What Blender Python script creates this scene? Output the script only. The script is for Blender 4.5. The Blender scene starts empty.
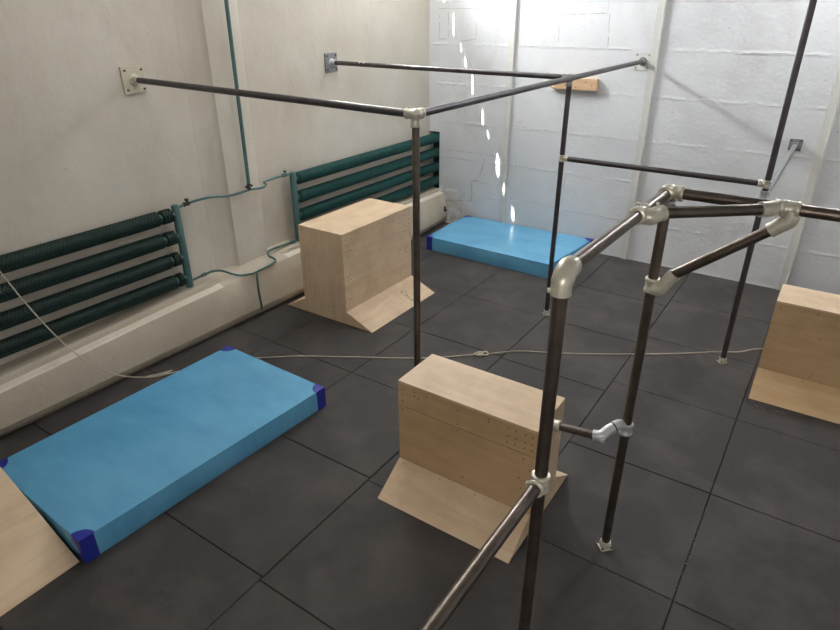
import bpy, bmesh, math, random
from mathutils import Vector, Matrix, Euler
R = random.Random(7)
scn = bpy.context.scene
COL = scn.collection
PI = math.pi
V = Vector

# ------------------------------------------------------------------ materials
def mat(name):
    m = bpy.data.materials.new(name); m.use_nodes = True
    nt = m.node_tree; nt.nodes.clear()
    out = nt.nodes.new('ShaderNodeOutputMaterial')
    b = nt.nodes.new('ShaderNodeBsdfPrincipled')
    nt.links.new(b.outputs[0], out.inputs[0])
    return m, nt, b
def srgb(r, g, b):
    f = lambda c: (c/255/12.92) if c/255 <= .04045 else ((c/255+.055)/1.055)**2.4
    return (f(r), f(g), f(b), 1)
def noise(nt, vec, scale, detail=4, rough=.55, dist=0.):
    n = nt.nodes.new('ShaderNodeTexNoise'); n.inputs['Scale'].default_value = scale
    n.inputs['Detail'].default_value = detail; n.inputs['Roughness'].default_value = rough
    n.inputs['Distortion'].default_value = dist
    if vec is not None: nt.links.new(vec, n.inputs['Vector'])
    return n.outputs[0]
def ramp(nt, fac, stops):
    r = nt.nodes.new('ShaderNodeValToRGB'); e = r.color_ramp.elements
    while len(e) < len(stops): e.new(.5)
    for i, (p, c) in enumerate(stops):
        e[i].position = p; e[i].color = c if len(c) == 4 else (*c, 1)
    nt.links.new(fac, r.inputs[0]); return r.outputs[0]
def mixc(nt, fac, a, b, mode='MIX'):
    m = nt.nodes.new('ShaderNodeMix'); m.data_type = 'RGBA'; m.blend_type = mode
    for sock, v in ((m.inputs[0], fac), (m.inputs[6], a), (m.inputs[7], b)):
        if isinstance(v, bpy.types.NodeSocket): nt.links.new(v, sock)
        else: sock.default_value = v
    return m.outputs[2]
def math_(nt, op, a, b=None, c=None):
    m = nt.nodes.new('ShaderNodeMath'); m.operation = op
    for i, v in enumerate((a, b, c)):
        if v is None: continue
        if isinstance(v, bpy.types.NodeSocket): nt.links.new(v, m.inputs[i])
        else: m.inputs[i].default_value = v
    return m.outputs[0]
def bump(nt, h, strength, dist, prev=None):
    b = nt.nodes.new('ShaderNodeBump'); b.inputs['Strength'].default_value = strength
    b.inputs['Distance'].default_value = dist
    nt.links.new(h, b.inputs['Height'])
    if prev is not None: nt.links.new(prev, b.inputs['Normal'])
    return b.outputs[0]
def coord(nt, kind='Object', scale=(1, 1, 1), loc=(0, 0, 0)):
    t = nt.nodes.new('ShaderNodeTexCoord'); mp = nt.nodes.new('ShaderNodeMapping')
    mp.inputs['Scale'].default_value = scale; mp.inputs['Location'].default_value = loc
    nt.links.new(t.outputs[kind], mp.inputs[0]); return mp.outputs[0]
def sep(nt, v):
    s = nt.nodes.new('ShaderNodeSeparateXYZ'); nt.links.new(v, s.inputs[0]); return s.outputs

def m_plaster(name, base, dark, blocks=False):
    m, nt, b = mat(name)
    c = coord(nt)
    big = noise(nt, c, 1.1, 5, .6)
    col = ramp(nt, big, [(.3, base), (.72, dark)])
    st = noise(nt, coord(nt, scale=(1.6, 1.6, .8)), 1.6, 6, .65, .4)
    col = mixc(nt, ramp(nt, st, [(.56, (0, 0, 0)), (.78, (.30, .30, .30))]), col, (.36, .31, .25, 1))
    sp = noise(nt, c, 17, 3, .5)
    col = mixc(nt, ramp(nt, sp, [(.71, (0, 0, 0)), (.74, (.5, .5, .5))]), col, (.38, .33, .27, 1))
    if blocks:
        s0 = sep(nt, c)
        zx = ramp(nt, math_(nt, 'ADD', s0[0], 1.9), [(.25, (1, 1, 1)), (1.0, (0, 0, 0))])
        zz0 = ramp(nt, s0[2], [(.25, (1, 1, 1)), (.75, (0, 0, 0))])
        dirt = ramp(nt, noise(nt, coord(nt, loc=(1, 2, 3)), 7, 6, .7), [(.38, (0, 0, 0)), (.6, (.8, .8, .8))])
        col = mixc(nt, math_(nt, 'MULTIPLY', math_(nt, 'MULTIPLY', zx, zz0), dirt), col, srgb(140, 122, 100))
    nt.links.new(col, b.inputs['Base Color'])
    b.inputs['Roughness'].default_value = .62
    n = bump(nt, noise(nt, c, 3.2, 4, .5), .5, .03)
    n = bump(nt, noise(nt, c, 26, 4, .6), .6 if blocks else .4, .007, n)
    if blocks:
        s = sep(nt, c)
        wob = noise(nt, coord(nt, scale=(1.5, 1, 1.5)), 5.0, 5, .7)
        wob = math_(nt, 'MULTIPLY', math_(nt, 'SUBTRACT', wob, .5), .055)
        zz = math_(nt, 'ADD', s[2], wob)
        q = math_(nt, 'MULTIPLY', zz, 2.0)
        d = math_(nt, 'ABSOLUTE', math_(nt, 'SUBTRACT', q, math_(nt, 'ROUND', q)))   # distance to course line /0.5
        rough = noise(nt, coord(nt, scale=(1, 1, 1.8)), 22, 5, .75)
        band = ramp(nt, d, [(.0, (1, 1, 1)), (.05, (0, 0, 0))])
        band = math_(nt, 'MULTIPLY', band, math_(nt, 'ADD', rough, -.1))
        vary = ramp(nt, noise(nt, coord(nt, loc=(3, 0, 9)), 2.6, 4, .7), [(.40, (.0, .0, .0)), (.62, (1, 1, 1))])
        band = math_(nt, 'MULTIPLY', band, vary)
        n = bump(nt, band, .75, .02, n)
        # pitted rough blockwork high in the middle
        pit = noise(nt, coord(nt, scale=(1, 1, 2.2)), 30, 6, .8)
        pitm = ramp(nt, pit, [(.36, (0, 0, 0)), (.46, (1, 1, 1))])
        zone = math_(nt, 'MULTIPLY', ramp(nt, math_(nt, 'MULTIPLY', s[2], .2), [(.498, (0, 0, 0)), (.503, (1, 1, 1))]),
                     ramp(nt, math_(nt, 'MULTIPLY', math_(nt, 'ADD', s[0], 2), .2), [(.28, (0, 0, 0)), (.30, (1, 1, 1)), (.514, (1, 1, 1)), (.518, (0, 0, 0))]))
        n = bump(nt, math_(nt, 'MULTIPLY', pitm, zone), .5, .0065, n)
    nt.links.new(n, b.inputs['Normal'])
    return m
WALL_L = m_plaster('aged_plaster', srgb(208, 201, 189), srgb(192, 183, 168))
WALL_B = m_plaster('painted_blockwork', srgb(216, 217, 219), srgb(203, 204, 206), True)
PLINTH = m_plaster('painted_plinth', srgb(192, 182, 166), srgb(170, 158, 140))

LEDGE_LIT = m_plaster('clean_ledge_paint', srgb(226, 218, 204), srgb(208, 198, 182))  # ledge strip: overhead light put into the colour, against a darker plinth face
def m_rubber():
    m, nt, b = mat('rubber_granule_tile')
    c = coord(nt)
    f = noise(nt, c, 260, 2, .5)
    col = ramp(nt, f, [(.38, srgb(50, 47, 46)), (.62, srgb(66, 62, 60))])
    dust = noise(nt, c, 1.8, 6, .62, .3)
    col = mixc(nt, ramp(nt, dust, [(.45, (0, 0, 0)), (.75, (.38, .38, .38))]), col, srgb(108, 101, 96))
    sp = noise(nt, coord(nt, loc=(4, 1, 0)), 9, 4, .6)
    col = mixc(nt, ramp(nt, sp, [(.72, (0, 0, 0)), (.78, (.5, .5, .5))]), col, srgb(120, 116, 112))
    nt.links.new(col, b.inputs['Base Color'])
    b.inputs['Roughness'].default_value = .72
    b.inputs['Specular IOR Level'].default_value = .35
    nt.links.new(bump(nt, f, .35, .002), b.inputs['Normal'])
    return m
RUBBER = m_rubber()
def flat(name, col, rough=.6, metal=0., bstr=0., bscale=40, var=0.):
    m, nt, b = mat(name)
    b.inputs['Roughness'].default_value = rough; b.inputs['Metallic'].default_value = metal
    c = coord(nt)
    if var:
        v = noise(nt, c, bscale*.35, 4, .6)
        dk = tuple(x*(1-var) for x in col[:3])+(1,)
        lt = tuple(min(1, x*(1+var)) for x in col[:3])+(1,)
        nt.links.new(ramp(nt, v, [(.3, dk), (.7, lt)]), b.inputs['Base Color'])
    else: b.inputs['Base Color'].default_value = col
    if bstr: nt.links.new(bump(nt, noise(nt, c, bscale, 4, .6), bstr, .004), b.inputs['Normal'])
    return m
GAP = flat('tile_gap', srgb(22, 20, 20), .95)
STEEL = flat('raw_steel', srgb(108, 98, 90), .34, .88, .1, 30, .25)
STEEL_FAR = flat('dark_raw_steel', srgb(90, 86, 88), .38, .8, .1, 30, .2)
GALV = flat('galvanised_iron', srgb(204, 199, 184), .33, .4, .12, 90, .08)
GALV_FAR = flat('dull_galvanised_iron', srgb(196, 198, 200), .42, .5, .12, 90, .08)
PLATE_CREAM = flat('cream_painted_plate', srgb(196, 188, 170), .55, 0, .2, 60, .06)
PLATE_GREY = flat('grey_steel_plate', srgb(134, 134, 134), .5, .3, .2, 60, .1)
BOLT = flat('bolt_steel', srgb(80, 74, 66), .5, .6)
TEAL = flat('teal_gloss_paint', srgb(66, 100, 98), .42, 0, .15, 40, .12)
FIN = flat('dark_teal_fins', srgb(28, 50, 46), .42, .2, 0, 40, .3)
FINTOP = flat('worn_fin_edges', srgb(66, 88, 80), .45, .2, 0, 40, .4)  # ridge highlights put into the colour of the fin edges
FINTOP2 = flat('painted_fin_edges', srgb(46, 98, 94), .45, .2, 0, 40, .3)  # same painted-in highlights for the green radiator
FIN2 = flat('teal_fins', srgb(38, 84, 80), .42, .2, 0, 40, .2)
BATTEN = flat('white_painted_batten', srgb(206, 205, 200), .5, 0, .2, 30, .05)
ROPE = flat('pale_rope', srgb(196, 184, 164), .8, 0, .5, 300, .1)
DARKBLUE = flat('navy_vinyl', srgb(36, 46, 146), .4, 0, .1, 60)
HOLE = flat('dark_hole', srgb(40, 30, 22), .9)
INK = flat('black_marker_ink', srgb(96, 82, 70), .9)
BLACKV = flat('rust_dark', srgb(50, 40, 34), .8)
RUBBLE = flat('plaster_crumb', srgb(160, 155, 148), .9)
GLASS_W = flat('opal_roof_glazing', srgb(220, 222, 224), .4)
def m_vinyl():
    m, nt, b = mat('blue_vinyl')
    c = coord(nt)
    v = noise(nt, coord(nt, scale=(1, 2.2, 1)), 2.4, 3, .5)
    nt.links.new(ramp(nt, v, [(.3, srgb(92, 158, 198)), (.7, srgb(104, 171, 208))]), b.inputs['Base Color'])
    b.inputs['Roughness'].default_value = .24
    n = bump(nt, noise(nt, c, 300, 2, .5), .12, .001)
    n = bump(nt, noise(nt, coord(nt, scale=(1, .6, 1)), 5, 3, .5), .35, .012, n)
    nt.links.new(n, b.inputs['Normal'])
    return m
VINYL = m_vinyl()
def m_ply(name, light, dark, axis, loc=(0, 0, 0)):
    m, nt, b = mat(name)
    sc = [9, 9, 9]; sc[axis] = .9
    c = coord(nt, scale=tuple(sc), loc=loc)
    g = noise(nt, c, 1.6, 6, .62, .6)
    col = ramp(nt, g, [(.28, light), (.72, dark)])
    blot = noise(nt, coord(nt, loc=loc), 3.2, 4, .6)
    col = mixc(nt, ramp(nt, blot, [(.45, (0, 0, 0)), (.75, (.35, .35, .35))]), col, srgb(150, 122, 88))
    scuff = noise(nt, coord(nt, scale=(5, 5, 5), loc=loc), 3, 6, .75)
    col = mixc(nt, ramp(nt, scuff, [(.68, (0, 0, 0)), (.72, (.3, .3, .3))]), col, srgb(110, 84, 58))
    nt.links.new(col, b.inputs['Base Color']); b.inputs['Roughness'].default_value = .55
    nt.links.new(bump(nt, g, .08, .003), b.inputs['Normal'])
    return m
LT, DK = srgb(222, 198, 168), srgb(206, 178, 146)
PLY = {a: m_ply('birch_plywood_%s' % 'xyz'[a], LT, DK, a) for a in (0, 1, 2)}
PLYD = {a: m_ply('aged_plywood_%s' % 'xyz'[a], srgb(206, 176, 136), srgb(190, 156, 116), a, (2, 5, 1)) for a in (0, 1, 2)}
PLYW = {a: m_ply('warm_plywood_%s' % 'xyz'[a], srgb(208, 176, 136), srgb(191, 157, 117), a, (7, 1, 3)) for a in (0, 1, 2)}
PLYEDGE = flat('plywood_edge', srgb(150, 110, 72), .7, 0, .3, 80, .2)
WOOD = m_ply('pine_board', srgb(208, 176, 144), srgb(190, 154, 118), 0)

# ------------------------------------------------------------------ geometry helpers
def new_bm(): return bmesh.new()
def obj(name, bm, m, parent=None, smooth=False, loc=None, bevel=0, seg=2, ang=50):
    me = bpy.data.meshes.new(name)
    bmesh.ops.recalc_face_normals(bm, faces=bm.faces[:])
    bm.to_mesh(me); bm.free()
    for mm in (m if isinstance(m, (list, tuple)) else [m]): me.materials.append(mm)
    o = bpy.data.objects.new(name, me); COL.objects.link(o)
    if smooth:
        for p in me.polygons: p.use_smooth = True
        try: me.set_sharp_from_angle(angle=math.radians(ang))
        except Exception: pass
    if parent: o.parent = parent
    if loc is not None: o.location = loc
    if bevel:
        md = o.modifiers.new('bevel', 'BEVEL'); md.width = bevel; md.segments = seg
        md.limit_method = 'ANGLE'; md.angle_limit = math.radians(40)
    return o
def thing(name, label, cat, loc=(0, 0, 0), group=None):
    o = bpy.data.objects.new(name, None); COL.objects.link(o); o.location = loc
    o.empty_display_size = .1
    o['label'] = label; o['category'] = cat
    if group: o['group'] = group
    return o
def tag(o, label, cat, group=None):
    o['label'] = label; o['category'] = cat
    if group: o['group'] = group
    return o
def struct(o): o['kind'] = 'structure'; return o
def box(bm, lo, hi, mi=0):
    x0, y0, z0 = lo; x1, y1, z1 = hi
    vs = [bm.verts.new(c) for c in ((x0,y0,z0),(x1,y0,z0),(x1,y1,z0),(x0,y1,z0),(x0,y0,z1),(x1,y0,z1),(x1,y1,z1),(x0,y1,z1))]
    for f in ((3,2,1,0),(4,5,6,7),(0,1,5,4),(1,2,6,5),(2,3,7,6),(3,0,4,7)):
        bm.faces.new([vs[i] for i in f]).material_index = mi
    return bm
def prism(bm, prof, ax, a0, a1, mi=0):
    """prof: list of 2D points in the plane across axis ax, extruded from a0 to a1"""
    def P(u, w, a): return {0: (a, u, w), 1: (u, a, w), 2: (u, w, a)}[ax]
    A = [bm.verts.new(P(u, w, a0)) for u, w in prof]; B = [bm.verts.new(P(u, w, a1)) for u, w in prof]
    n = len(prof)
    bm.faces.new(A).material_index = mi; bm.faces.new(B[::-1]).material_index = mi
    for i in range(n): bm.faces.new((A[i], B[i], B[(i+1) % n], A[(i+1) % n])).material_index = mi
    return bm
def frame_for(d):
    d = d.normalized(); h = V((0, 0, 1)) if abs(d.z) < .9 else V((1, 0, 0))
    a = d.cross(h).normalized(); return a, d.cross(a).normalized()
def tube(bm, pts, r, seg=20, caps=True, mi=0):
    """swept tube; r a number or one per point"""
    pts = [V(p) for p in pts]; n = len(pts)
    rs = r if isinstance(r, (list, tuple)) else [r]*n
    t = []
    for i in range(n):
        a = pts[max(i-1, 0)]; b = pts[min(i+1, n-1)]
        d = (b-a)
        if d.length < 1e-9: d = t[-1] if t else V((0, 0, 1))
        t.append(d.normalized())
    u, _ = frame_for(t[0]); rings = []
    for i in range(n):
        u = (u - t[i]*u.dot(t[i])).normalized(); w = t[i].cross(u)
        rings.append([bm.verts.new(pts[i]+(u*math.cos(2*PI*k/seg)+w*math.sin(2*PI*k/seg))*rs[i]) for k in range(seg)])
    for i in range(n-1):
        for k in range(seg):
            bm.faces.new((rings[i][k], rings[i][(k+1) % seg], rings[i+1][(k+1) % seg], rings[i+1][k])).material_index = mi
    if caps:
        bm.faces.new(rings[0][::-1]).material_index = mi; bm.faces.new(rings[-1]).material_index = mi
    return bm
def cyl(bm, a, b, r, seg=24, mi=0): return tube(bm, [a, b], r, seg, True, mi)
def curve_pts(pts, n=8):
    """Catmull-Rom through pts"""
    P = [V(p) for p in pts]; P = [2*P[0]-P[1]]+P+[2*P[-1]-P[-2]]; out = []
    for i in range(1, len(P)-2):
        for k in range(n):
            t = k/n; a, b, c, d = P[i-1], P[i], P[i+1], P[i+2]
            out.append(.5*((2*b)+(c-a)*t+(2*a-5*b+4*c-d)*t*t+(3*b-a-3*c+d)*t**3))
    out.append(P[-2]); return out
def sleeve(bm, a, b, r, lip=.0028, seg=24):
    """fitting socket with a thicker rim at each end"""
    a, b = V(a), V(b); d = (b-a).normalized(); L = (b-a).length; e = min(.014, L*.25)
    tube(bm, [a, a+d*.002, a+d*e, a+d*(e+.003), b-d*(e+.003), b-d*e, b-d*.002, b],
         [r+lip-.002, r+lip, r+lip, r, r, r+lip, r+lip, r+lip-.002], seg)
    return bm
def grub(bm, p, d, r=.007, l=.01):
    """set screw standing off a fitting"""
    p, d = V(p), V(d).normalized(); tube(bm, [p, p+d*l, p+d*(l+.002)], [r, r, r*.7], 10)

# ------------------------------------------------------------------ camera
CAM = dict(f=611.169, pitch=.4639, roll=-.0043, yaw=-.5952, loc=(3.1442, -2.4008, 2.921))
def make_camera():
    c = bpy.data.cameras.new('camera'); o = bpy.data.objects.new('camera', c); COL.objects.link(o)
    pi, ro, ya = CAM['pitch'], CAM['roll'], CAM['yaw']
    fw = V((math.sin(ya)*math.cos(pi), math.cos(ya)*math.cos(pi), -math.sin(pi)))
    r0 = V((math.cos(ya), -math.sin(ya), 0)); u0 = r0.cross(fw)
    r = math.cos(ro)*r0+math.sin(ro)*u0; u = r.cross(fw)
    M = Matrix((r, u, -fw)).transposed().to_4x4(); M.translation = V(CAM['loc'])
    o.matrix_world = M
    c.sensor_width = 36; c.sensor_fit = 'HORIZONTAL'; c.lens = CAM['f']/840*36
    c.clip_start = .02; c.clip_end = 60
    scn.camera = o
make_camera()

# ------------------------------------------------------------------ room shell
YB, XW, XR, YF, ZC = 5.28, -1.88, 6.2, -4.6, 4.35
# floor: rubber tiles, 1 m, in bands with their own stagger
bm = new_bm()
g = .0026
off = {-2: .15, -1: .14, 0: .137, 1: .112, 2: .2896, 3: .285, 4: .3, 5: .25}
for i, s in off.items():
    x0, x1 = max(i, -1.75), min(i+1, XR)
    y = math.floor(YF)-1+s
    while y < YB:
        a, c = max(y, YF), min(y+1, YB)
        if c-a > .03:
            dz = R.uniform(-.0012, .0012); q = .004
            X0, X1, Y0, Y1 = x0+g, x1-g, a+g, c-g
            lo = [(X0, Y0, -.02), (X1, Y0, -.02), (X1, Y1, -.02), (X0, Y1, -.02)]
            md = [(u, v, dz-q) for u, v, w in lo]
            hi = [(X0+q, Y0+q, dz), (X1-q, Y0+q, dz), (X1-q, Y1-q, dz), (X0+q, Y1-q, dz)]
            L = [[bm.verts.new(t) for t in row] for row in (lo, md, hi)]
            for A, B in ((0, 1), (1, 2)):
                for k in range(4): bm.faces.new((L[A][k], L[A][(k+1) % 4], L[B][(k+1) % 4], L[B][k]))
            bm.faces.new(L[2])
        y += 1
box(bm, (-2.1, YF-.2, -.12), (XR+.2, YB+.2, -.014), 1)
struct(obj('floor', bm, [RUBBER, GAP]))

# left wall with a high slot of window openings near the far corner (unseen; chinks shaped to throw the sun spots)
bm = new_bm()
slot0, slot1 = 3.46, 3.88
box(bm, (XW-.12, YF, -.05), (XW, YB+.12, slot0-.3)); box(bm, (XW-.014, YF, slot0-.3), (XW, YB+.12, slot0))
box(bm, (XW-.014, YF, slot1), (XW, YB+.12, ZC+.1))
SUND = V((.43, .36, -1.0))
# bright spots on the far wall as (top, bottom) heights; each has one made-up chink in the slot, placed to cast it
spots = [(3.25, 2.96), (2.92, 2.56), (2.51, 2.40), (2.36, 2.20), (2.17, 1.84), (1.72, 1.46), (1.42, 1.33), (1.18, .76), (.68, .46), (.44, .21)]
gaps = []
for zt, zb in spots:
    H_ = zt-zb; zc = (zt+zb)/2; hs = min(.17, H_*.47); hy = max(.012, (H_-2*hs)*.18+.004)
    yc = YB-(3.64-zc)*SUND.y; gaps.append((yc-hy, yc+hy, 3.64-hs, 3.64+hs))
gaps.sort()
y = YF
for a, c, z0, z1 in gaps:
    if a > y: box(bm, (XW-.012, y, slot0), (XW-.002, a, slot1))
    # lens shaped chink: staircase of small boards above and below
    N = 9
    for k in range(N):
        u0, u1 = a+(c-a)*k/N, a+(c-a)*(k+1)/N
        w = math.sin(PI*(k+.5)/N)**.6*R.uniform(.85, 1)
        zm = (z0+z1)/2; hz = (z1-z0)/2*w
        box(bm, (XW-.012, u0, slot0), (XW-.002, u1, zm-hz)); box(bm, (XW-.012, u0, zm+hz), (XW-.002, u1, slot1))
    y = c
box(bm, (XW-.012, y, slot0), (XW-.002, YB+.12, slot1))
struct(obj('wall_left', bm, WALL_L))

# far wall, with the niche that swallows the radiator pipes in the corner
bm = new_bm()
NX, NZ0, NZ1 = -1.700, .47, 1.335
box(bm, (XW-.12, YB, -.05), (NX, YB+.14, NZ0)); box(bm, (XW-.12, YB, NZ1), (NX, YB+.14, ZC+.1))
box(bm, (NX, YB, -.05), (XR+.12, YB+.14, ZC+.1))
box(bm, (XW-.12, YB+.14, -.05), (XR+.12, YB+.16, ZC+.1), 1)
struct(obj('wall_back', bm, [WALL_B, HOLE]))
# open vertical and stepped joints between the blocks (hairline recess strips standing proud as raised mortar)
def joint(pts, w=.006):
    b = new_bm()
    P = curve_pts([(x+R.uniform(-.004, .004), YB-.0005, z+R.uniform(-.004, .004)) for x, z in pts], 5)
    tube(b, P, [w*R.uniform(.3, .7) for _ in P], 6); return b
MORT = flat('grey_joint', srgb(150, 142, 128), .9)
jb = new_bm()
def addj(pts, w=.005):
    L = []
    for (xa, za), (xb, zb) in zip(pts, pts[1:]):
        n = max(2, int(math.hypot(xb-xa, zb-za)/.04))
        L += [(xa+(xb-xa)*k/n, za+(zb-za)*k/n) for k in range(n)]
    L.append(pts[-1])
    run = []
    for x, z in L+[None and 0 or (None, None)]:
        if x is None or R.random() < .09:
            if len(run) > 1: tube(jb, run, [w*R.uniform(.25, .8) for _ in run], 6)
            run = []
            if x is None: break
        run.append((x+R.uniform(-.003, .003), YB-.0003, z+R.uniform(-.004, .004)))
addj([(-1.72, 2.93), (-1.15, 2.92), (-.75, 2.93)]); addj([(-1.74, 2.56), (-1.58, 2.56), (-1.58, 2.9)])
addj([(-1.72, 2.9), (-1.72, 2.58)]); addj([(-1.15, 2.76), (-1.15, 2.57), (-1.4, 2.53)])
addj([(-1.73, 1.49), (-1.3, 1.46), (-.9, 1.47)], .003); addj([(-1.62, 1.10), (-1.03, 1.1)], .004)
addj([(-1.03, 1.1), (-.7, 1.09)], .003); addj([(-.95, 1.08), (-.98, .90), (-1.05, .72), (-1.14, .70), (-1.14, .40), (-1.62, .345)], .006)
addj([(-1.14, .70), (-.66, .69)], .003); addj([(-.02, 2.86), (.56, 2.87), (.56, 3.1)], .004); addj([(-.03, 2.88), (.0, 2.51)], .003)
addj([(.0, 3.0), (-.01, 3.3)], .003); addj([(.585, 2.87), (.61, 2.51)], .004); addj([(-.55, 2.505), (.9, 2.5)], .002)
addj([(-.55, 1.0), (-.05, .99), (.4, .97), (1.08, .93)], .003); addj([(-.55, .55), (.1, .52), (1.05, .5)], .003)
addj([(.25, .97), (.25, .52)], .002); addj([(-.55, 1.52), (.3, 1.5), (1.05, 1.49)], .003)
struct(obj('trim_9', jb, MORT))

# battens on the far wall
def batten(n, x, top=ZC, lean=0.):
    b = new_bm()
    box(b, (x-.045, YB-.028, .0), (x+.045, YB+.01, top)); box(b, (x+.030, YB-.045, .0), (x+.048, YB+.01, top))
    o = struct(obj('trim_%d' % n, b, BATTEN, bevel=.004)); return o
batten(1, -.625); batten(2, 1.155); batten(3, 2.985); batten(4, 4.8)

# other sides of the room and the roof
b = box(new_bm(), (XR, YF, -.05), (XR+.12, YB+.12, ZC+.1)); struct(obj('wall_right', b, WALL_B))
b = box(new_bm(), (XW-.12, YF-.12, -.05), (XR+.12, YF, ZC+.1)); struct(obj('wall_front', b, WALL_L))
b = box(new_bm(), (XW-.12, YF-.12, ZC), (XR+.12, YB+.16, ZC+.12)); struct(obj('ceiling', b, BATTEN))

# pilaster on the left wall
bm = new_bm()
PX, PY0, PY1 = -1.785, 1.495, 1.90
prof = [(XW-.02, PY0-.22)]
for k in range(7):
    t = k/6; prof.append((XW+.002+(PX-XW-.03)*(t**1.6), PY0-.22+t*.205))
prof += [(PX, PY0), (PX, PY1-.01), (PX-.008, PY1), (XW-.02, PY1+.012)]
prism(bm, prof, 2, .40, ZC)
struct(obj('trim_5', bm, WALL_L, smooth=True))

# plinth along the left wall: rounded foot, ledge under the radiators, swelling below the pilaster
bm = new_bm()
def lz(y):
    K = [(-5, .33), (-1, .36), (.58, .43), (2.2, .475), (3.5, .465), (5.3, .455)]
    for (a, u), (c, w) in zip(K, K[1:]):
        if y <= c: return u+(w-u)*(y-a)/(c-a)
    return K[-1][1]
rows = []
ys = [YF, -3, -2, -1, 0, .6, .95, 1.05, 1.10, 1.14, 1.18, 1.24, 1.30, 1.4, 1.7, 1.9, 1.96, 2.0, 2.04, 2.1, 2.2, 2.6, 3.4, 4.2, YB]
for y in ys:
    z = lz(y); bx = -1.553+.018*y-max(0, y-4.3)*.10
    k = 0.
    if 1.05 < y < 2.08: k = min(1, (y-1.05)/.22, (2.08-y)/.12)
    sm = k*k*(3-2*k)
    L = lambda u, w: u+(w-u)*sm
    lx = min(-1.625, bx-.05)
    rows.append([(bx-.07, y, -.01), (bx-.055, y, .018), (bx-.018, y, .05), (bx, y, .10), (L(bx-.022, bx-.02), y, z*.55),
                 (lx+.012, y, z-.03), (L(lx+.002, lx-.002), y, z-.008), (L(lx-.012, lx-.014), y, z+.002), (L(lx-.05, lx-.05), y, L(z+.006, z+.028)),
                 (L(lx-.072, lx-.07), y, L(z+.012, z+.036)), (L(lx-.080, lx-.10), y, z+.045), (L(lx-.11, lx-.13), y, L(z+.060, z+.052)), (XW-.02, y, z+.075), (XW-.02, y, -.01)])
G = [[bm.verts.new(p) for p in r] for r in rows]
n = len(rows[0])
for i in range(len(G)-1):
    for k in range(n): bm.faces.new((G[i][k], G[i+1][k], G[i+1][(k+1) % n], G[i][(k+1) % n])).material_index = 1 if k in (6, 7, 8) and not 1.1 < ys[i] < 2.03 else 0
bm.faces.new(G[0]); bm.faces.new(G[-1][::-1])
struct(obj('baseboard_left', bm, [PLINTH, LEDGE_LIT], smooth=True, ang=16))
# crumbs of plaster along the foot and in the far corner
def crumb(b, p, r):
    bmesh.ops.create_icosphere(b, subdivisions=1, radius=r, matrix=Matrix.Translation(p) @ Matrix.Diagonal((1, R.uniform(.6, 1.4), .6, 1)))

# ------------------------------------------------------------------ radiators
TZ = [1.245, 1.035, .825, .615]          # tube heights
AX = -1.775
def fin_tube(bm, y0, y1, x, z, r_in, r_out, pitch, seg=30):
    n = max(2, int((y1-y0)/pitch)); pr = None
    for i in range(n+1):
        y = y0+(y1-y0)*i/n
        for kk, (dy, rr) in enumerate(((0, r_in), (pitch*.34, r_out), (pitch*.60, r_out))):
            if i == n and kk: break
            ring = []
            for k in range(seg):
                a = 2*PI*k/seg
                wob = math.sin(a*9+(i % 2)*PI*.5)*.30*pitch*(kk > 0)
                ring.append(bm.verts.new((x+rr*math.cos(a), y+dy+wob, z+rr*math.sin(a))))
            if pr:
                for k in range(seg): bm.faces.new((pr[k], pr[(k+1) % seg], ring[(k+1) % seg], ring[k])).material_index = 1 if kk == 2 else 0
            else: bm.faces.new(ring)
            pr = ring
    bm.faces.new(pr[::-1])
def radiator(label, ym, ydir, yend, fin, collars):
    t = thing('finned_tube_radiator', label, 'radiator', (AX, ym, .5), 'finned radiators on the left wall')
    inv = lambda p: V(p)-V((AX, ym, .5))
    b = new_bm(); tube(b, [inv((AX, ym, z)) for z in (.515, .515, 1.315, 1.325)], [.030, .036, .036, .030], 24)
    for z in TZ: cyl(b, inv((AX, ym+ydir*.02, z)), inv((AX, ym+ydir*.075, z)), .027, 20)
    obj('manifold', b, TEAL, t, True)
    for i, z in enumerate(TZ):
        a, c = ym+ydir*.055, yend
        b = new_bm(); cyl(b, inv((AX, a, z)), inv((AX, c, z)), .034, 20)
        tb = obj('tube', b, TEAL, t, True)
        b = new_bm()
        if collars:
            cl = (.100, .100, .070, .055)[i]
            fin_tube(b, *sorted((a+ydir*.008-ym, a+ydir*(.008+cl)-ym)), 0, z-.5, .044, .066, .015)
            s0 = a+ydir*(.008+cl+.036)
        else: s0 = a+ydir*.006
        fin_tube(b, *sorted((s0-ym, c-ym)), 0, z-.5, .048, .068, .0150)
        obj('fin_coil', b, [fin, FINTOP if collars else FINTOP2], tb, True)
    return t
radiator('dark finned-tube radiator at the left photo edge, a rope hanging across it', .865, -1, -2.3, FIN, True)
radiator('green finned-tube radiator behind the tall plywood box, running into the far corner', 2.375, 1, YB+.05, FIN2, False)

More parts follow.
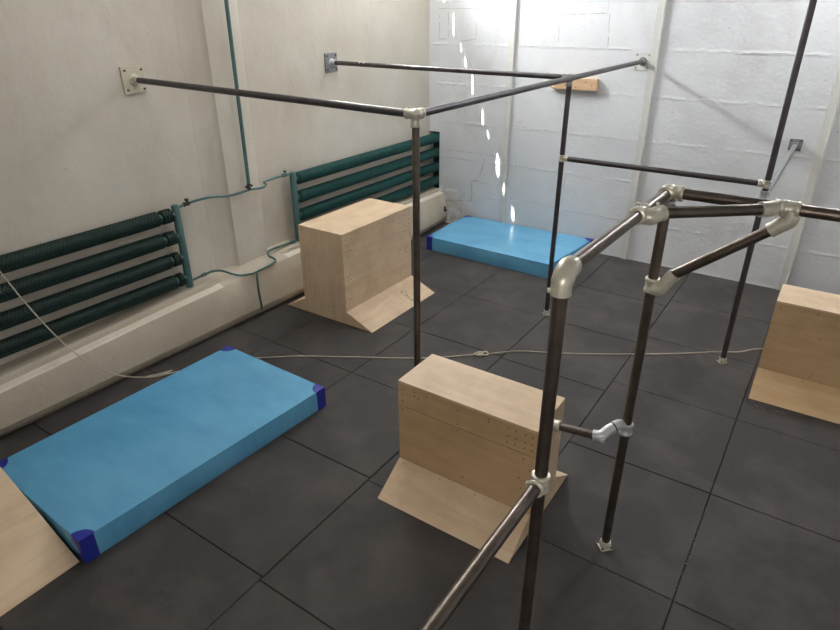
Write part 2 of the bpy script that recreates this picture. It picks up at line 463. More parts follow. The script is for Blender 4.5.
# heating pipes
def pipe_obj(name, pts, r, m, parent, seg=12, n=6):
    b = new_bm(); tube(b, curve_pts(pts, n), r, seg); return obj(name, b, m, parent, True)
t = thing('heating_riser', 'teal vertical heating pipe on the pilaster, joining the upper radiator connections', 'pipe', (0, 0, 0))
b = new_bm(); cyl(b, (-1.735, 1.715, 1.305), (-1.735, 1.745, ZC), .0185, 16); obj('riser', b, TEAL, t, True)
b = new_bm(); sleeve(b, (-1.735, 1.713, 1.285), (-1.735, 1.715, 1.345), .018, .003, 16)
cyl(b, (-1.735, 1.675, 1.318), (-1.735, 1.755, 1.318), .013, 12); obj('tee_joint', b, BLACKV, t, True)
pipe_obj('branch', [(AX, .90, 1.298), (-1.775, 1.0, 1.308), (-1.765, 1.13, 1.316), (-1.75, 1.28, 1.310), (-1.742, 1.42, 1.285), (-1.738, 1.56, 1.278), (-1.735, 1.72, 1.282),
         (-1.735, 1.86, 1.268), (-1.737, 1.925, 1.272), (-1.742, 1.945, 1.290), (-1.75, 1.935, 1.312), (-1.76, 1.98, 1.318), (-1.77, 2.15, 1.318), (AX, 2.345, 1.315)], .0125, TEAL, t)
for y, z in ((.985, 1.306), (2.255, 1.318)):
    b = new_bm(); sleeve(b, (-1.776, y-.028, z), (-1.776, y+.028, z), .017, .004, 14)
    cyl(b, (-1.776, y+.01, z), (-1.776, y+.01, z+.032), .009, 12); cyl(b, (-1.776, y+.01, z+.03), (-1.776, y+.01, z+.046), .019, 12)
    obj('valve', b, BLACKV if y < 1.5 else TEAL, t, True)
t = thing('heating_return', 'thin teal lower heating pipe bending past the pilaster foot with a drop leg', 'pipe', (0, 0, 0))
pipe_obj('return_pipe', [(AX, .905, .564), (-1.765, .94, .572), (-1.74, 1.04, .59), (-1.72, 1.12, .598), (-1.71, 1.219, .567), (-1.66, 1.30, .515), (-1.63, 1.383, .48), (-1.60, 1.48, .470), (-1.60, 1.519, .465),
         (-1.60, 1.673, .472), (-1.60, 1.79, .482), (-1.605, 1.835, .502), (-1.635, 1.825, .53), (-1.67, 1.812, .545), (-1.72, 1.845, .572), (-1.74, 1.93, .575), (-1.75, 2.1, .565), (AX, 2.345, .55)], .0115, TEAL, t)
pipe_obj('drop_leg', [(-1.60, 1.545, .466), (-1.575, 1.535, .458), (-1.55, 1.51, .42), (-1.525, 1.488, .28), (-1.508, 1.484, .13), (-1.512, 1.484, .085)], .0115, TEAL, t)
for p, q in (((-1.752, 1.0, .583), (-1.741, 1.045, .591)), ((-1.765, 2.24, .557), (-1.769, 2.29, .553))):
    b = new_bm(); sleeve(b, p, q, .016, .003, 12); obj('coupling', b, TEAL, t, True)
# rusty stub in the far corner
b = new_bm(); tube(b, curve_pts([(-1.56, YB+.01, .20), (-1.56, YB-.05, .20), (-1.55, YB-.07, .23), (-1.545, YB-.075, .275)], 6), .012, 10)
tag(obj('pipe_stub', b, BLACKV, None, True), 'short rusty pipe stub sticking out low in the far left corner', 'pipe')

# ------------------------------------------------------------------ steel pipe rigs
PR = .0242
def pole(name, a, b_, m, parent, r=PR):
    b = new_bm(); cyl(b, a, b_, r, 28); return obj(name, b, m, parent, True)
def flange(parent, x, y, m, r=.042):
    b = new_bm()
    tube(b, [(x, y, 0), (x, y, .008), (x, y, .010)], [.052, .052, .048], 4)
    tube(b, [(x, y, .004), (x, y, .045), (x, y, .050)], [.034, .032, .030], 24)
    o = obj('floor_flange', b, m, parent, True)
    for k in range(4):
        a = k*PI/2; b = new_bm(); cyl(b, (x+.041*math.cos(a), y+.041*math.sin(a), .008), (x+.041*math.cos(a), y+.041*math.sin(a), .018), .007, 6)
        obj('bolt', b, BOLT, o)
def wall_plate(parent, c, axis, sgn, m, fm, s=.105, th=.012, tilt=.0):
    """square plate on a wall; axis 0: left wall, 1: far wall; sgn: towards the room"""
    b = new_bm(); x, y, z = c
    if axis == 0: box(b, (x, y-s, z-s), (x+sgn*th, y+s, z+s))
    else: box(b, (x-s, y, z-s), (x+s, y+sgn*th, z+s))
    o = obj('wall_plate', b, m, parent, bevel=.003)
    d = V((sgn, 0, 0)) if axis == 0 else V((0, sgn, 0))
    b = new_bm(); C = V(c); tube(b, [C+d*th, C+d*(th+.008), C+d*(th+.010), C+d*(th+.055), C+d*(th+.06)], [.048, .046, .034, .033, .030], 24)
    obj('socket', b, fm, o, True)
    for k in range(4):
        a = PI/4+k*PI/2; u = s*1.02*math.cos(a); w = s*1.02*math.sin(a)
        p = C+(V((0, u, w)) if axis == 0 else V((u, 0, w)))
        b = new_bm(); cyl(b, p+d*th, p+d*(th+.010), .009, 6); obj('bolt', b, BOLT, o)

# far rig
far = thing('pipe_climbing_frame', 'dark steel pipe frame bolted to the left and far walls, behind the boxes', 'climbing frame')
ZT = 2.368
P1 = (.962, .785); P2 = (.985, 3.20); P3 = (2.734, 3.17)
L1 = V((XW, .765, 2.405)); L2 = V((XW, 3.23, 2.385)); BW = V((1.035, YB, 2.377)); W3 = V((2.750, YB, 1.622))
A1 = V((P1[0], P1[1], 2.350)); A2 = V((P2[0], P2[1], ZT))
pole('upright', (P1[0], P1[1], .0), A1-V((0, 0, .02)), STEEL, far)
pole('upright', (P2[0], P2[1], .0), A2, STEEL_FAR, far)
pole('upright', (P3[0], P3[1], .0), (P3[0], P3[1], ZC-.02), STEEL_FAR, far)
pole('crossbar', L1+V((.02, 0, 0)), A1, STEEL_FAR, far)
pole('crossbar', L2+V((.02, 0, 0)), A2-V((.04, 0, -.0)), STEEL_FAR, far)
pole('crossbar', A1, BW-V((0, .02, 0)), STEEL_FAR, far)
ZM = 1.652
pole('crossbar', (P2[0], P2[1], ZM), (P3[0], P3[1], ZM+.005), STEEL_FAR, far)
pole('crossbar', (P3[0]+.01, P3[1], 1.575), W3-V((0, .02, 0)), PLATE_GREY, far)
for p in (P1, P2, P3): flange(far, p[0], p[1], GALV)
wall_plate(far, (XW, .765, 2.405), 0, 1, PLATE_CREAM, GALV, .105, .022)
wall_plate(far, tuple(L2), 0, 1, PLATE_GREY, GALV_FAR, .100, .016)
# splice collar studs on the rear bar
b = new_bm()
for x in (-1.44, -1.385): bmesh.ops.create_uvsphere(b, u_segments=10, v_segments=6, radius=.011, matrix=Matrix.Translation((x, 3.208, 2.402)))
sleeve(b, (-1.46, 3.23, 2.384), (-1.365, 3.23, 2.384), .0255, .001); obj('splice_collar', b, GALV, far, True)
wall_plate(far, tuple(BW), 1, -1, BATTEN, PLATE_GREY, .095, .008)
wall_plate(far, tuple(W3), 1, -1, PLATE_GREY, PLATE_GREY, .062, .008)
FR = .0325
def ball(b, c, r): bmesh.ops.create_uvsphere(b, u_segments=24, v_segments=14, radius=r, matrix=Matrix.Translation(c))
# corner fitting on P1 (three way)
b = new_bm(); d1 = (L1-A1).normalized(); d2 = (BW-A1).normalized()
sleeve(b, A1-d1*.01, A1+d1*.07, FR-.002); sleeve(b, A1, A1+d2*.065, FR-.002); sleeve(b, A1+V((0, 0, .01)), A1-V((0, 0, .075)), FR-.002); ball(b, A1, FR-.001)
grub(b, A1+d1*.05+V((0, 0, FR)), (0, 0, 1)); obj('corner_fitting', b, GALV, far, True)
# tee fitting on P2 top
b = new_bm(); sleeve(b, A2-V((0, .035, 0)), A2+V((0, .035, 0)), FR-.005); sleeve(b, A2, A2-V((0, 0, .075)), FR-.005); sleeve(b, A2, A2-V((.065, 0, 0)), FR-.005)
grub(b, A2-V((.02, FR, .06)), (-.3, -1, 0)); obj('tee_fitting', b, PLATE_GREY, far, True)
for (x, y), z, s in ((P2, ZM, 1), (P3, ZM+.005, -1)):
    b = new_bm(); sleeve(b, (x, y, z-.032), (x, y, z+.032), FR-.004, .002)
    sleeve(b, (x+s*.01, y, z), (x+s*.062, y, z), FR-.005, .002); grub(b, (x+s*.045, y-FR+.005, z), (0, -1, .3))
    obj('tee_fitting', b, GALV, far, True)
b = new_bm(); x, y = P3; sleeve(b, (x, y, 1.52), (x, y, 1.605), FR-.001, .003); sleeve(b, (x, y+.01, 1.575), (x, y+.08, 1.577), FR-.004, .003)
obj('tee_fitting', b, GALV_FAR, far, True)

# near rig
near = thing('pipe_climbing_frame', 'near steel pipe frame with cream fittings and diagonal braces, right foreground', 'climbing frame')
ZN = 2.187
P4 = V((2.56, .450, 0)); P5 = V((2.527, -.695, 0)); P8 = V((4.45, .45, 0))
C4 = V((P4.x, P4.y, ZN)); C5 = V((P5.x, P5.y, ZN))
ds = (C4-C5).normalized()
pole('upright', P4, C4-V((0, 0, .03)), STEEL, near)
pole('upright', P5, C5-V((0, 0, .04)), STEEL, near)
pole('upright', P8, P8+V((0, 0, ZN)), STEEL, near)
pole('top_bar', C5+ds*.04, C4, STEEL, near)
pole('top_bar', C4, P8+V((0, 0, ZN)), STEEL, near)
T1 = C5+ds*.745; X1 = V((3.02, .45, ZN))
JX = X1+V((-.045, -.03, -.004)); dd = (JX-T1).normalized()
pole('diagonal_brace', T1+dd*.05, JX-dd*.03, STEEL, near)
B0 = V((P4.x, P4.y, 1.735)); B1 = V((3.03, .45, 2.12)); db = (B1-B0).normalized()
pole('diagonal_brace', B0+db*.09, B1-db*.05, STEEL, near)
for p in (P4, P5, P8): flange(near, p.x, p.y, GALV)
# elbow on P5: smooth quarter bend
b = new_bm(); arc = []; rb = .052
arc.append(C5+V((0, 0, -.074)))
for k in range(9):
    a = k/8*PI/2; arc.append(C5+V((0, 0, -rb))+ds*(rb*(1-math.cos(a)))+V((0, 0, rb*math.sin(a))))
arc.append(C5+ds*.072)
tube(b, arc, [FR+.002]+[FR+.001]*2+[FR+.004]*7+[FR+.001], 28)
grub(b, C5+V((-.9*FR, -.5*FR, -.062)), (-1, -.4, 0), .008, .008); obj('elbow_fitting', b, GALV, near, True)
# corner on P4: three way
b = new_bm(); sleeve(b, C4-ds*.005, C4-ds*.06, FR); sleeve(b, C4, C4+V((.065, 0, 0)), FR); ball(b, C4, FR+.002)
grub(b, C4+V((.04, -.7*FR, -.7*FR)), (0, -1, -1)); obj('corner_fitting', b, GALV, near, True)
b = new_bm(); sleeve(b, C4-V((0, 0, .035)), C4-V((0, 0, .085)), FR-.001)
grub(b, C4+V((FR, -.01, -.06)), (1, -.3, 0), .010, .010); obj('collar', b, GALV_FAR, near, True)
# swivel tee at T1
b = new_bm(); sleeve(b, T1-ds*.045, T1+ds*.045, FR)
tube(b, curve_pts([T1+V((.005, .0, -.004)), T1+V((.045, .0, -.006)), T1+dd*.06+V((.008, -.006, -.003)), T1+dd*.098], 4), FR, 24)
grub(b, T1+dd*.07+V((0, 0, FR)), (0, 0, 1)); grub(b, T1+V((-.01, 0, FR)), (-.2, 0, 1)); obj('swivel_fitting', b, GALV, near, True)
# double swivel joint at X1
b = new_bm(); sleeve(b, X1-V((.005, 0, 0)), X1+V((.055, 0, 0)), FR, .002)
tube(b, curve_pts([X1+V((.025, 0, -.005)), X1+V((.030, -.0, -.045)), B1+V((-.01, 0, -.006)), B1-db*.055], 5), FR, 24)
obj('swivel_fitting', b, GALV, near, True)
b = new_bm(); sleeve(b, X1-V((.046, 0, 0)), X1-V((.002, 0, 0)), FR, .002)
tube(b, curve_pts([X1-V((.028, 0, 0)), JX+V((-.012, -.008, 0)), JX-dd*.030, JX-dd*.05], 5), FR, 24)
obj('swivel_fitting', b, GALV, near, True)
# collar and swivel on P4 for the brace
b = new_bm(); sleeve(b, B0-V((0, 0, .035)), B0+V((0, 0, .035)), FR)
tube(b, curve_pts([B0+V((.005, -.012, -.012)), B0+V((.04, -.012, -.010)), B0+db*.08+V((.010, -.004, -.008)), B0+db*.12], 5), FR-.001, 24)
grub(b, B0+V((.03, -FR, .0)), (.2, -1, 0), .008, .008); obj('swivel_fitting', b, GALV, near, True)
# tee at P5 with the bar coming towards the viewer
T5 = V((P5.x, P5.y, 1.344)); E5 = V((2.527, -2.95, 1.41))
dc = (E5-T5).normalized()
pole('side_bar', T5+dc*.03, E5, STEEL, near)
pole('upright', (E5.x, E5.y-.0, 0), (E5.x, E5.y, ZN), STEEL, near)
b = new_bm(); sleeve(b, T5-V((0, 0, .036)), T5+V((0, 0, .036)), FR, .003); sleeve(b, T5, T5+dc*.052, FR, .003)
grub(b, T5+dc*.040+V((-FR, 0, .006)), (-1, 0, .2), .008, .006); obj('tee_fitting', b, GALV, near, True)
# short bar low down, joined to P4 by an adjustable elbow
Q = V((2.455, .32, .868)); S6 = V((2.172, .32, .835)); P4c = V((P4.x, P4.y, .885))
dq = (S6-Q).normalized()
pole('short_bar', Q+dq*.01, S6, STEEL, near, .0225)
b = new_bm(); sleeve(b, S6-dq*.005, S6-dq*.07, .032, .002); obj('collar', b, GALV, near, True)
pole('short_upright', (2.170, .32, 0), (2.170, .32, .872), STEEL, near, .0215)
b = new_bm(); tube(b, curve_pts([Q+dq*.028, Q+V((.012, .008, .006)), Q+V((.035, .040, .028)), Q+V((.055, .065, .042))], 5), .030, 22)
cyl(b, Q+V((-.002, .0, -.006)), Q+V((.038, -.008, -.012)), .024, 20)
grub(b, Q+V((.052, .036, .018)), (.5, -1, -.2), .008, .008)
obj('adjustable_elbow', b, GALV_FAR, near, True)
b = new_bm(); tube(b, curve_pts([Q+V((.056, .067, .043)), Q+V((.072, .092, .048)), Q+V((.09, .118, .034)), P4c], 5), .030, 22)
sleeve(b, P4c-V((0, 0, .035)), P4c+V((0, 0, .035)), FR, .003); obj('swivel_fitting', b, GALV_FAR, near, True)
b = new_bm(); tube(b, [Q+V((.0545, .0645, .0415)), Q+V((.0575, .0685, .0435))], .0305, 22); obj('gasket_ring', b, HOLE, near, True)

# ------------------------------------------------------------------ plywood vault boxes
TH = .015
SEAM = 1
def vault_box(label, loc, L, w, bw, h, fh, ax, boff=0., screws=(), strip=None, dark=False, endsw=()):
    """long axis = ax (0 x, 1 y); body width w, foot width bw; flares on both long sides.
       Local frame: along the long axis 0..L, across centred on 0."""
    t = thing('vault_box', label, 'box', loc, 'plywood vault boxes')
    P = PLYD if dark else PLY
    def pt(a, c, z): return (a, c, z) if ax == 0 else (c, a, z)
    def bx(b, a0, c0, z0, a1, c1, z1, mi=0):
        p, q = pt(a0, c0, z0), pt(a1, c1, z1)
        return box(b, tuple(map(min, p, q)), tuple(map(max, p, q)), mi)
    def dots(b, lst, c, side, mi):
        for a, z in lst:
            p = V(pt(a, c, z)); d = V(pt(0, side, 0)); cyl(b, p-d*.002, p+d*.0008, .0052, 8, mi)
    b = new_bm(); bx(b, 0, -w/2, h-TH, L, w/2, h); obj('top_panel', b, [P[ax] if not dark else PLY[ax]], t, bevel=.002)
    for s in (-1, 1):
        m = PLYW if strip and s == -1 else PLYD if dark else PLY
        b = new_bm()
        z1 = h-TH-.0005
        if strip and s == -1:
            bx(b, 0, s*w/2, fh, L, s*(w/2-TH), strip-.005)
        else: bx(b, 0, s*w/2, fh, L, s*(w/2-TH), z1)
        dots(b, [q for q in (screws if s == (-1 if ax == 0 else 1) else ()) if not (strip and q[1] > strip)], s*w/2, s, 1)
        obj('side_panel', b, [m[ax], HOLE], t, bevel=.0012)
        if strip and s == -1:
            b = new_bm(); bx(b, 0, s*(w/2+.001), strip, L, s*(w/2-TH), z1)
            dots(b, [q for q in screws if q[1] > strip], s*(w/2+.001), s, 1)
            obj('upper_board', b, [PLYD[ax], HOLE], t, bevel=.0012)
        # flare: slab from the body out to the floor
        fx = (bw/2-w/2)+s*boff; sl = math.hypot(fx, fh); nx, nz = fh/sl*TH, fx/sl*TH
        prof = [(s*(w/2), fh), (s*(w/2+fx), 0.002), (s*(w/2+fx-.022), 0.002), (s*(w/2-.001), fh-nz-.004)]
        b = new_bm(); prism(b, prof, ax, 0, L) if ax == 0 else prism(b, prof, 1, 0, L)
        if s == (-1 if ax == 0 else 1):
            d = V((0, 0, 1))
            for a in (.05, .35*L, .62*L, L-.05):
                for fr in (.08, .85):
                    p = V(pt(a, s*(w/2+fx*fr), fh*(1-fr)+.0003)); n = V(pt(0, s*fh, fx)).normalized()
                    cyl(b, p-n*.002, p+n*.0008, .004, 8, 1)
        obj('flare_panel', b, [PLY[ax] if not dark else P[ax], HOLE], t, bevel=.001)
    for a0, a1 in ((.0006, TH), (L-TH, L-.0006)):
        wi = w/2-TH-.0006; fl = (bw/2-w/2)-boff; fr = (bw/2-w/2)+boff
        prof = [(-w/2-fl+.024, .003), (w/2+fr-.024, .003), (w/2-.002, fh-TH-.004), (wi, fh-.004), (wi, h-TH-.001), (-wi, h-TH-.001), (-wi, fh-.004), (-w/2+.002, fh-TH-.004)]
        b = new_bm(); prism(b, prof, ax, a0, a1)
        if a0 < .01 and endsw:
            for c, z in endsw:
                p = V(pt(a0, c, z)); d = V(pt(-1, 0, 0)); cyl(b, p-d*.002, p+d*.0008, .0045, 8, 1)
        obj('end_panel', b, [P[2], HOLE], t, bevel=.001)
    return t
# tall box by the left wall (long axis y)
sa = []
for a in (.06, .10, .14, .95, 1.0, 1.05, 1.12):
    for z in (.90, .84, .78, .72): sa.append((a+R.uniform(-.008, .008), z+R.uniform(-.01, .01)))
for a in (.06, .1, .95, 1.05, 1.1):
    for z in (.52, .47, .40, .26, .22): sa.append((a+R.uniform(-.01, .01), z+R.uniform(-.01, .01)))
for a in (.4, .46, .55, .6): sa.append((a, .93))
tall = vault_box('tall plywood vault box by the left wall in front of the green radiator', (-.92, 1.83, 0), 1.17, .58, 1.19, .975, .145, 1, .02, sa,
                 endsw=[(x, z) for x in (.0, .04, .08, .11) for z in (.10, .15)]+[(-.16, .20), (-.24, .93), (.24, .93), (-.25, .5), (.25, .5), (.25, .2)])
# middle box (long axis x)
sb = [(x, z) for x in (.035,) for z in (.74, .70, .645, .58)]+[(.13, .75), (.13, .72), (.16, .71), (.22, .745), (.45, .735), (.45, .59), (.45, .635), (.66, .755), (.66, .735)]
sb += [(x, z) for x in (.79, .84, .90, .945) for z in (.745, .69, .65)]+[(.9, .57), (.945, .5), (.88, .42), (.9, .35), (.945, .3), (.5, .24), (.93, .22)]
mid = vault_box('plywood vault box in the centre foreground, behind the near pipe frame', (1.165, .468, 0), .97, .405, .925, .795, .170, 0, .0, sb, strip=.612)
# right box
vault_box('plywood vault box cut off by the right edge of the photo', (3.03, 3.125, 0), .97, .41, .93, .80, .172, 0, 0, [(.04, .75), (.3, .76), (.36, .55), (.9, .75), (.37, .20), (.39, .22)], dark=True)
# bottom left ramp box
vault_box('low plywood ramp box in the bottom left corner against the blue mat', (-.86, -2.66, 0), 1.268, .20, 1.76, .43, .40, 1, 0, [(.4, .3)], dark=False)

# handwriting on the flare of the tall box
cu = bpy.data.curves.new('handwriting', 'FONT'); cu.body = 'Caus'; cu.size = .095; cu.extrude = .0003; cu.shear = .2; cu.offset = -.0012
to = bpy.data.objects.new('handwriting', cu); COL.objects.link(to)
bpy.context.view_layer.update()
me = bpy.data.meshes.new_from_object(to); bpy.data.objects.remove(to)
o = bpy.data.objects.new('handwriting', me); COL.objects.link(o); me.materials.clear(); me.materials.append(INK)
# writing runs down the slope at an angle
n = V((.145, 0, .325)).normalized(); ud = V((.325, 0, -.145)).normalized(); al = V((0, 1, 0))
dirx = (ud*.92-al*.05).normalized(); up = n.cross(dirx)
M = Matrix((dirx, up, n)).transposed().to_4x4()
M.translation = V((-.540, 2.625, .145*(1-.09/.325)))+n*.0022
o.matrix_world = Matrix.Translation(-V((-.92, 1.83, 0))) @ M
o.parent = tall

# ------------------------------------------------------------------ crash mats
def crash_mat(label, quad, h, corners, seed):
    """quad: four floor points counter-clockwise"""
    q = [V((x, y, 0)) for x, y in quad]; c = sum(q, V((0, 0, 0)))/4; q = [p-c for p in q]
    t = thing('crash_mat', label, 'gym mat', c, 'blue crash mats')
    b = new_bm(); rr = random.Random(seed); N, M_ = 90, 40
    def P(u, v): return q[0]*(1-u)*(1-v)+q[1]*u*(1-v)+q[2]*u*v+q[3]*(1-u)*v
    ph = [rr.uniform(0, 6) for _ in range(6)]
    def H(u, v):
        e = min(u, 1-u, v, 1-v); k = min(1, e/.12)
        return h+k*(.003*math.sin(5*u+ph[0])+.004*math.sin(7*v+3*u+ph[1])+.002*math.sin(13*u-4*v+ph[2])+.007*math.exp(-((u-.42-.09*v+.03*math.sin(9*v))/.016)**2)*max(0, 1-v*1.3))
    g = [[b.verts.new(P(i/N, j/M_)+V((0, 0, H(i/N, j/M_)))) for j in range(M_+1)] for i in range(N+1)]
    for i in range(N):
        for j in range(M_): b.faces.new((g[i][j], g[i+1][j], g[i+1][j+1], g[i][j+1]))
    # rim vertices and walls (slightly bulging)
    rim = [(i, 0) for i in range(N)]+[(N, j) for j in range(M_)]+[(i, M_) for i in range(N, 0, -1)]+[(0, j) for j in range(M_, 0, -1)]
    levels = []
    for zf, out in ((.90, .004), (.5, .007), (.12, .004), (.0, -.002)):
        row = []
        for idx, (i, j) in enumerate(rim):
            p = P(i/N, j/M_); nrm = p.normalized()
            s = out*(1+.7*math.sin(idx*1.7+ph[3])*(.3 < zf < .7))
            row.append(b.verts.new(p+V((nrm.x, nrm.y, 0))*s+V((0, 0, h*zf))))
        levels.append(row)
    prev = [g[i][j] for i, j in rim]
    for row in levels:
        for k in range(len(rim)): b.faces.new((prev[k], prev[(k+1) % len(rim)], row[(k+1) % len(rim)], row[k]))
        prev = row
    b.faces.new(prev)
    obj('cover', b, VINYL, t, True)
    # piping seam along the top edges
    b = new_bm(); lp = [g0 for g0 in [P(i/N, j/M_)+V((0, 0, h-.002)) for i, j in rim]]
    tube(b, lp+[lp[0]], .0035, 8, False); obj('edge_piping', b, VINYL, t, True)
    for k in corners:
        p = q[k]; e1 = (q[(k+1) % 4]-p).normalized(); e2 = (q[(k-1) % 4]-p).normalized(); o_ = -(e1+e2)*.006
        b = new_bm(); W, S, tk = .092, .085, .0
        path = [p+o_+e1*S, p+o_, p+o_+e2*S]
        # side strip, slightly outside the cover
        prof = [p+e1*S+o_, p+o_, p+e2*S+o_, p+e2*S-o_*1.5, p+e1*S-o_*1.5]
        lo = [b.verts.new(v+V((0, 0, .002))) for v in prof]; hi = [b.verts.new(v+V((0, 0, h+.002))) for v in prof]
        b.faces.new(lo[::-1]); b.faces.new(hi)
        for i in range(5): b.faces.new((lo[i], lo[(i+1) % 5], hi[(i+1) % 5], hi[i]))
        # rounded flap on top
        arc = [p+o_]+[p+o_*.4+e1*W*math.cos(a)+e2*W*math.sin(a) for a in [k2/10*PI/2 for k2 in range(11)]]
        A = [b.verts.new(v+V((0, 0, h-.004))) for v in arc]; B = [b.verts.new(v+V((0, 0, h+.0045))) for v in arc]
        b.faces.new(B); b.faces.new(A[::-1])
        for i in range(len(arc)): b.faces.new((A[i], A[(i+1) % len(arc)], B[(i+1) % len(arc)], B[i]))
        obj('corner_patch', b, DARKBLUE, t, bevel=.0015)
    return t
crash_mat('blue vinyl crash mat in the left foreground with dark blue corners', [(.062, -1.374), (.155, .615), (-1.03, .645), (-1.065, -1.335)], .178, (0, 1, 2, 3), 3)
crash_mat('blue vinyl crash mat against the far wall behind the dark pipe frame', [(-1.165, 4.145), (.620, 4.10), (.735, 5.255), (-1.19, 5.24)], .185, (0, 2, 3), 8)

# ------------------------------------------------------------------ rope
t = thing('rope', 'thin pale rope hanging over the left radiator and trailing across the dark floor', 'rope')
p0 = [(-1.60, -.90, 1.75), (-1.60, -.80, 1.45), (-1.60, -.733, 1.257), (-1.60, -.628, .945), (-1.565, -.499, .608), (-1.53, -.374, .373), (-1.505, -.26, .226), (-1.47, -.16, .13), (-1.41, -.06, .085), (-1.32, .045, .065), (-1.265, .188, .05),
      (-1.20, .40, .015), (-1.10, .62, .009), (-.99, .76, .009), (-.878, .836, .009), (-.74, .95, .009), (-.577, 1.081, .009), (-.35, 1.22, .009), (-.095, 1.379, .009), (.227, 1.571, .009), (.50, 1.76, .009), (.775, 2.01, .010)]
p1 = [(.885, 2.10, .012), (1.101, 2.309, .009), (1.40, 2.46, .009), (1.753, 2.674, .009), (2.034, 2.861, .009), (2.36, 3.09, .009), (2.66, 3.33, .009), (2.83, 3.44, .009), (3.007, 3.63, .009), (3.3, 3.72, .009), (4.4, 3.9, .009)]
b = new_bm(); tube(b, curve_pts(p0, 6), .0052, 8); tube(b, curve_pts(p1, 6), .0052, 8); obj('strand', b, ROPE, t, True)
b = new_bm()
K0, K1 = V((.775, 2.01, .012)), V((.885, 2.10, .012)); kd = (K1-K0).normalized(); kn = V((-kd.y, kd.x, 0))
def loop(c, a, w):
    return [c+kd*(a*math.cos(2*PI*k/20))+kn*(w*math.sin(2*PI*k/20))+V((0, 0, .006*math.sin(4*PI*k/20)+.004)) for k in range(21)]
tube(b, loop(K0+kd*.035, .038, .026), .0075, 8, False); tube(b, loop(K0+kd*.085, .045, .028), .0075, 8, False)
obj('knot', b, ROPE, t, True)
b = new_bm()
for k in range(4):
    tube(b, curve_pts([(-1.36+.01*k, -.0+.02*k, .078), (-1.315+.006*k, .06, .07+.006*k), (-1.275-.004*k, .15+.02*k, .057)], 4), .0045, 6)
obj('frayed_whipping', b, ROPE, t, True)

# ------------------------------------------------------------------ board on the far wall
b = new_bm(); x0, x1 = -.055, .555
prism(b, [(x0, YB), (x1, YB), (x1, YB-.085), (x0+.07, YB-.085)], 2, 2.035, 2.165)
for x, z in ((.30, 2.065), (.42, 2.125), (.50, 2.09)): cyl(b, (x, YB-.08, z), (x, YB-.0858, z), .008, 10, 1)
tag(obj('wooden_board', b, [WOOD, HOLE], bevel=.003), 'short pine board with drilled holes fixed high on the far white wall', 'board')

# dust and plaster crumbs lying on the floor (uncountable)
def grit(label, pts):
    b = new_bm()
    for x, y, r in pts: crumb(b, (x, y, r*.5), r)
    o = tag(obj('plaster_crumbs', b, RUBBLE), label, 'debris'); o['kind'] = 'stuff'
grit('pale plaster crumbs along the foot of the plinth left of the tall box', [(-1.545+.018*y+R.uniform(-.0, .05), y, R.uniform(.0015, .0035)) for y in [R.uniform(-.2, 1.7) for _ in range(50)]])
grit('pale plaster crumbs in the far left corner behind the blue mat', [(R.uniform(-1.52, -1.28), R.uniform(5.0, 5.24), R.uniform(.004, .011)) for _ in range(26)])
grit('whitish grit caught in the floor tile seam in the right foreground', [(3+R.gauss(0, .006), R.uniform(.28, 1.25), R.uniform(.001, .0028)) for _ in range(45)])
grit('white dust specks on the floor in front of the right plywood box', [(R.uniform(3.05, 3.3), R.uniform(2.56, 2.64), R.uniform(.0015, .004)) for _ in range(30)])

# ------------------------------------------------------------------ light
def area(name, loc, target, sx, sy, power, col, spread=PI):
    l = bpy.data.lights.new(name, 'AREA'); l.shape = 'RECTANGLE'; l.size = sx; l.size_y = sy; l.energy = power; l.color = col; l.spread = spread
    o = bpy.data.objects.new(name, l); COL.objects.link(o); o.location = loc
    o.rotation_euler = (V(target)-V(loc)).to_track_quat('-Z', 'Y').to_euler(); return o
def added_skylight(n, x0, x1, y0, y1):  # unseen frames and glazing, invented to hold the ceiling area lights
    b = new_bm(); z = ZC-.03
    box(b, (x0-.05, y0-.05, z), (x1+.05, y0, ZC)); box(b, (x0-.05, y1, z), (x1+.05, y1+.05, ZC))
    box(b, (x0-.05, y0, z), (x0, y1, ZC)); box(b, (x1, y0, z), (x1+.05, y1, ZC)); box(b, (x0, y0, ZC-.008), (x1, y1, ZC), 1)
    struct(obj('window_%d' % n, b, [BATTEN, GLASS_W]))
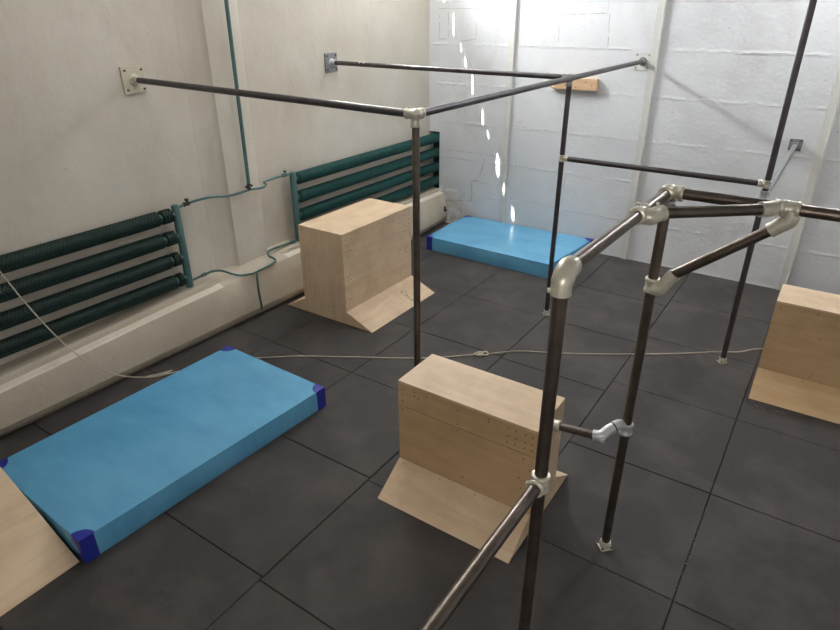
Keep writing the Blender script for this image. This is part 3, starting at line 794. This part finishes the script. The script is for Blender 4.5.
added_skylight(1, 2.5, 3.9, 4.35, 4.95); added_skylight(2, -1.0, 1.0, -.5, 1.6); added_skylight(3, -1.2, 1.2, 3.0, 4.9)
# side window high in the left wall near the far corner: daylight falls to the right
area('window_daylight', (XW+.06, 3.7, 3.82), (XW+.06+.92, 3.7, 3.82+.40), 1.3, .26, 195, (.95, .975, 1.0))
area('skylight_far_right', (3.2, 4.65, ZC-.06), (3.0, 3.6, 0), 0.45, .45, 66, (.96, .98, 1.0))
area('skylight_near', (.0, .55, ZC-.06), (.0, .55, 0), 1.9, 1.9, 33, (1.0, .96, .90))
area('skylight_far', (.2, 4.1, ZC-.06), (.2, 4.2, 0), 2.0, 1.4, 6, (.95, .97, 1.0))
area('window_behind', (3.6, YF+.07, 2.7), (2.6, 0, 1.0), 2.6, 1.3, 92, (1.0, .96, .90))  # fill light added behind the camera to brighten the box fronts
b = new_bm()
for lo, hi in (((2.2, YF, 1.95), (5.0, YF+.04, 2.02)), ((2.2, YF, 3.38), (5.0, YF+.04, 3.45)), ((2.2, YF, 2.02), (2.27, YF+.04, 3.38)), ((4.93, YF, 2.02), (5.0, YF+.04, 3.38)), ((3.57, YF, 2.02), (3.63, YF+.04, 3.38))): box(b, lo, hi)
box(b, (2.27, YF, 2.02), (4.93, YF+.01, 3.38), 1); struct(obj('window_4', b, [BATTEN, GLASS_W]))  # unseen frame and glazing, added to hold the fill light
s = bpy.data.lights.new('sun', 'SUN'); s.energy = 140; s.angle = math.radians(.53); s.color = (1, .97, .9)
so = bpy.data.objects.new('sun', s); COL.objects.link(so); so.location = (-6, 0, 9)
so.rotation_euler = SUND.to_track_quat('-Z', 'Y').to_euler()
w = bpy.data.worlds.new('world'); scn.world = w; w.use_nodes = True
w.node_tree.nodes['Background'].inputs[0].default_value = (.6, .75, 1, 1); w.node_tree.nodes['Background'].inputs[1].default_value = .6

scn.view_settings.view_transform = 'Standard'; scn.view_settings.look = 'None'
scn.view_settings.exposure = 0.12; scn.view_settings.gamma = 1.0; scn.view_settings.use_curve_mapping = False
try: scn.cycles.use_denoising = True
except Exception: pass
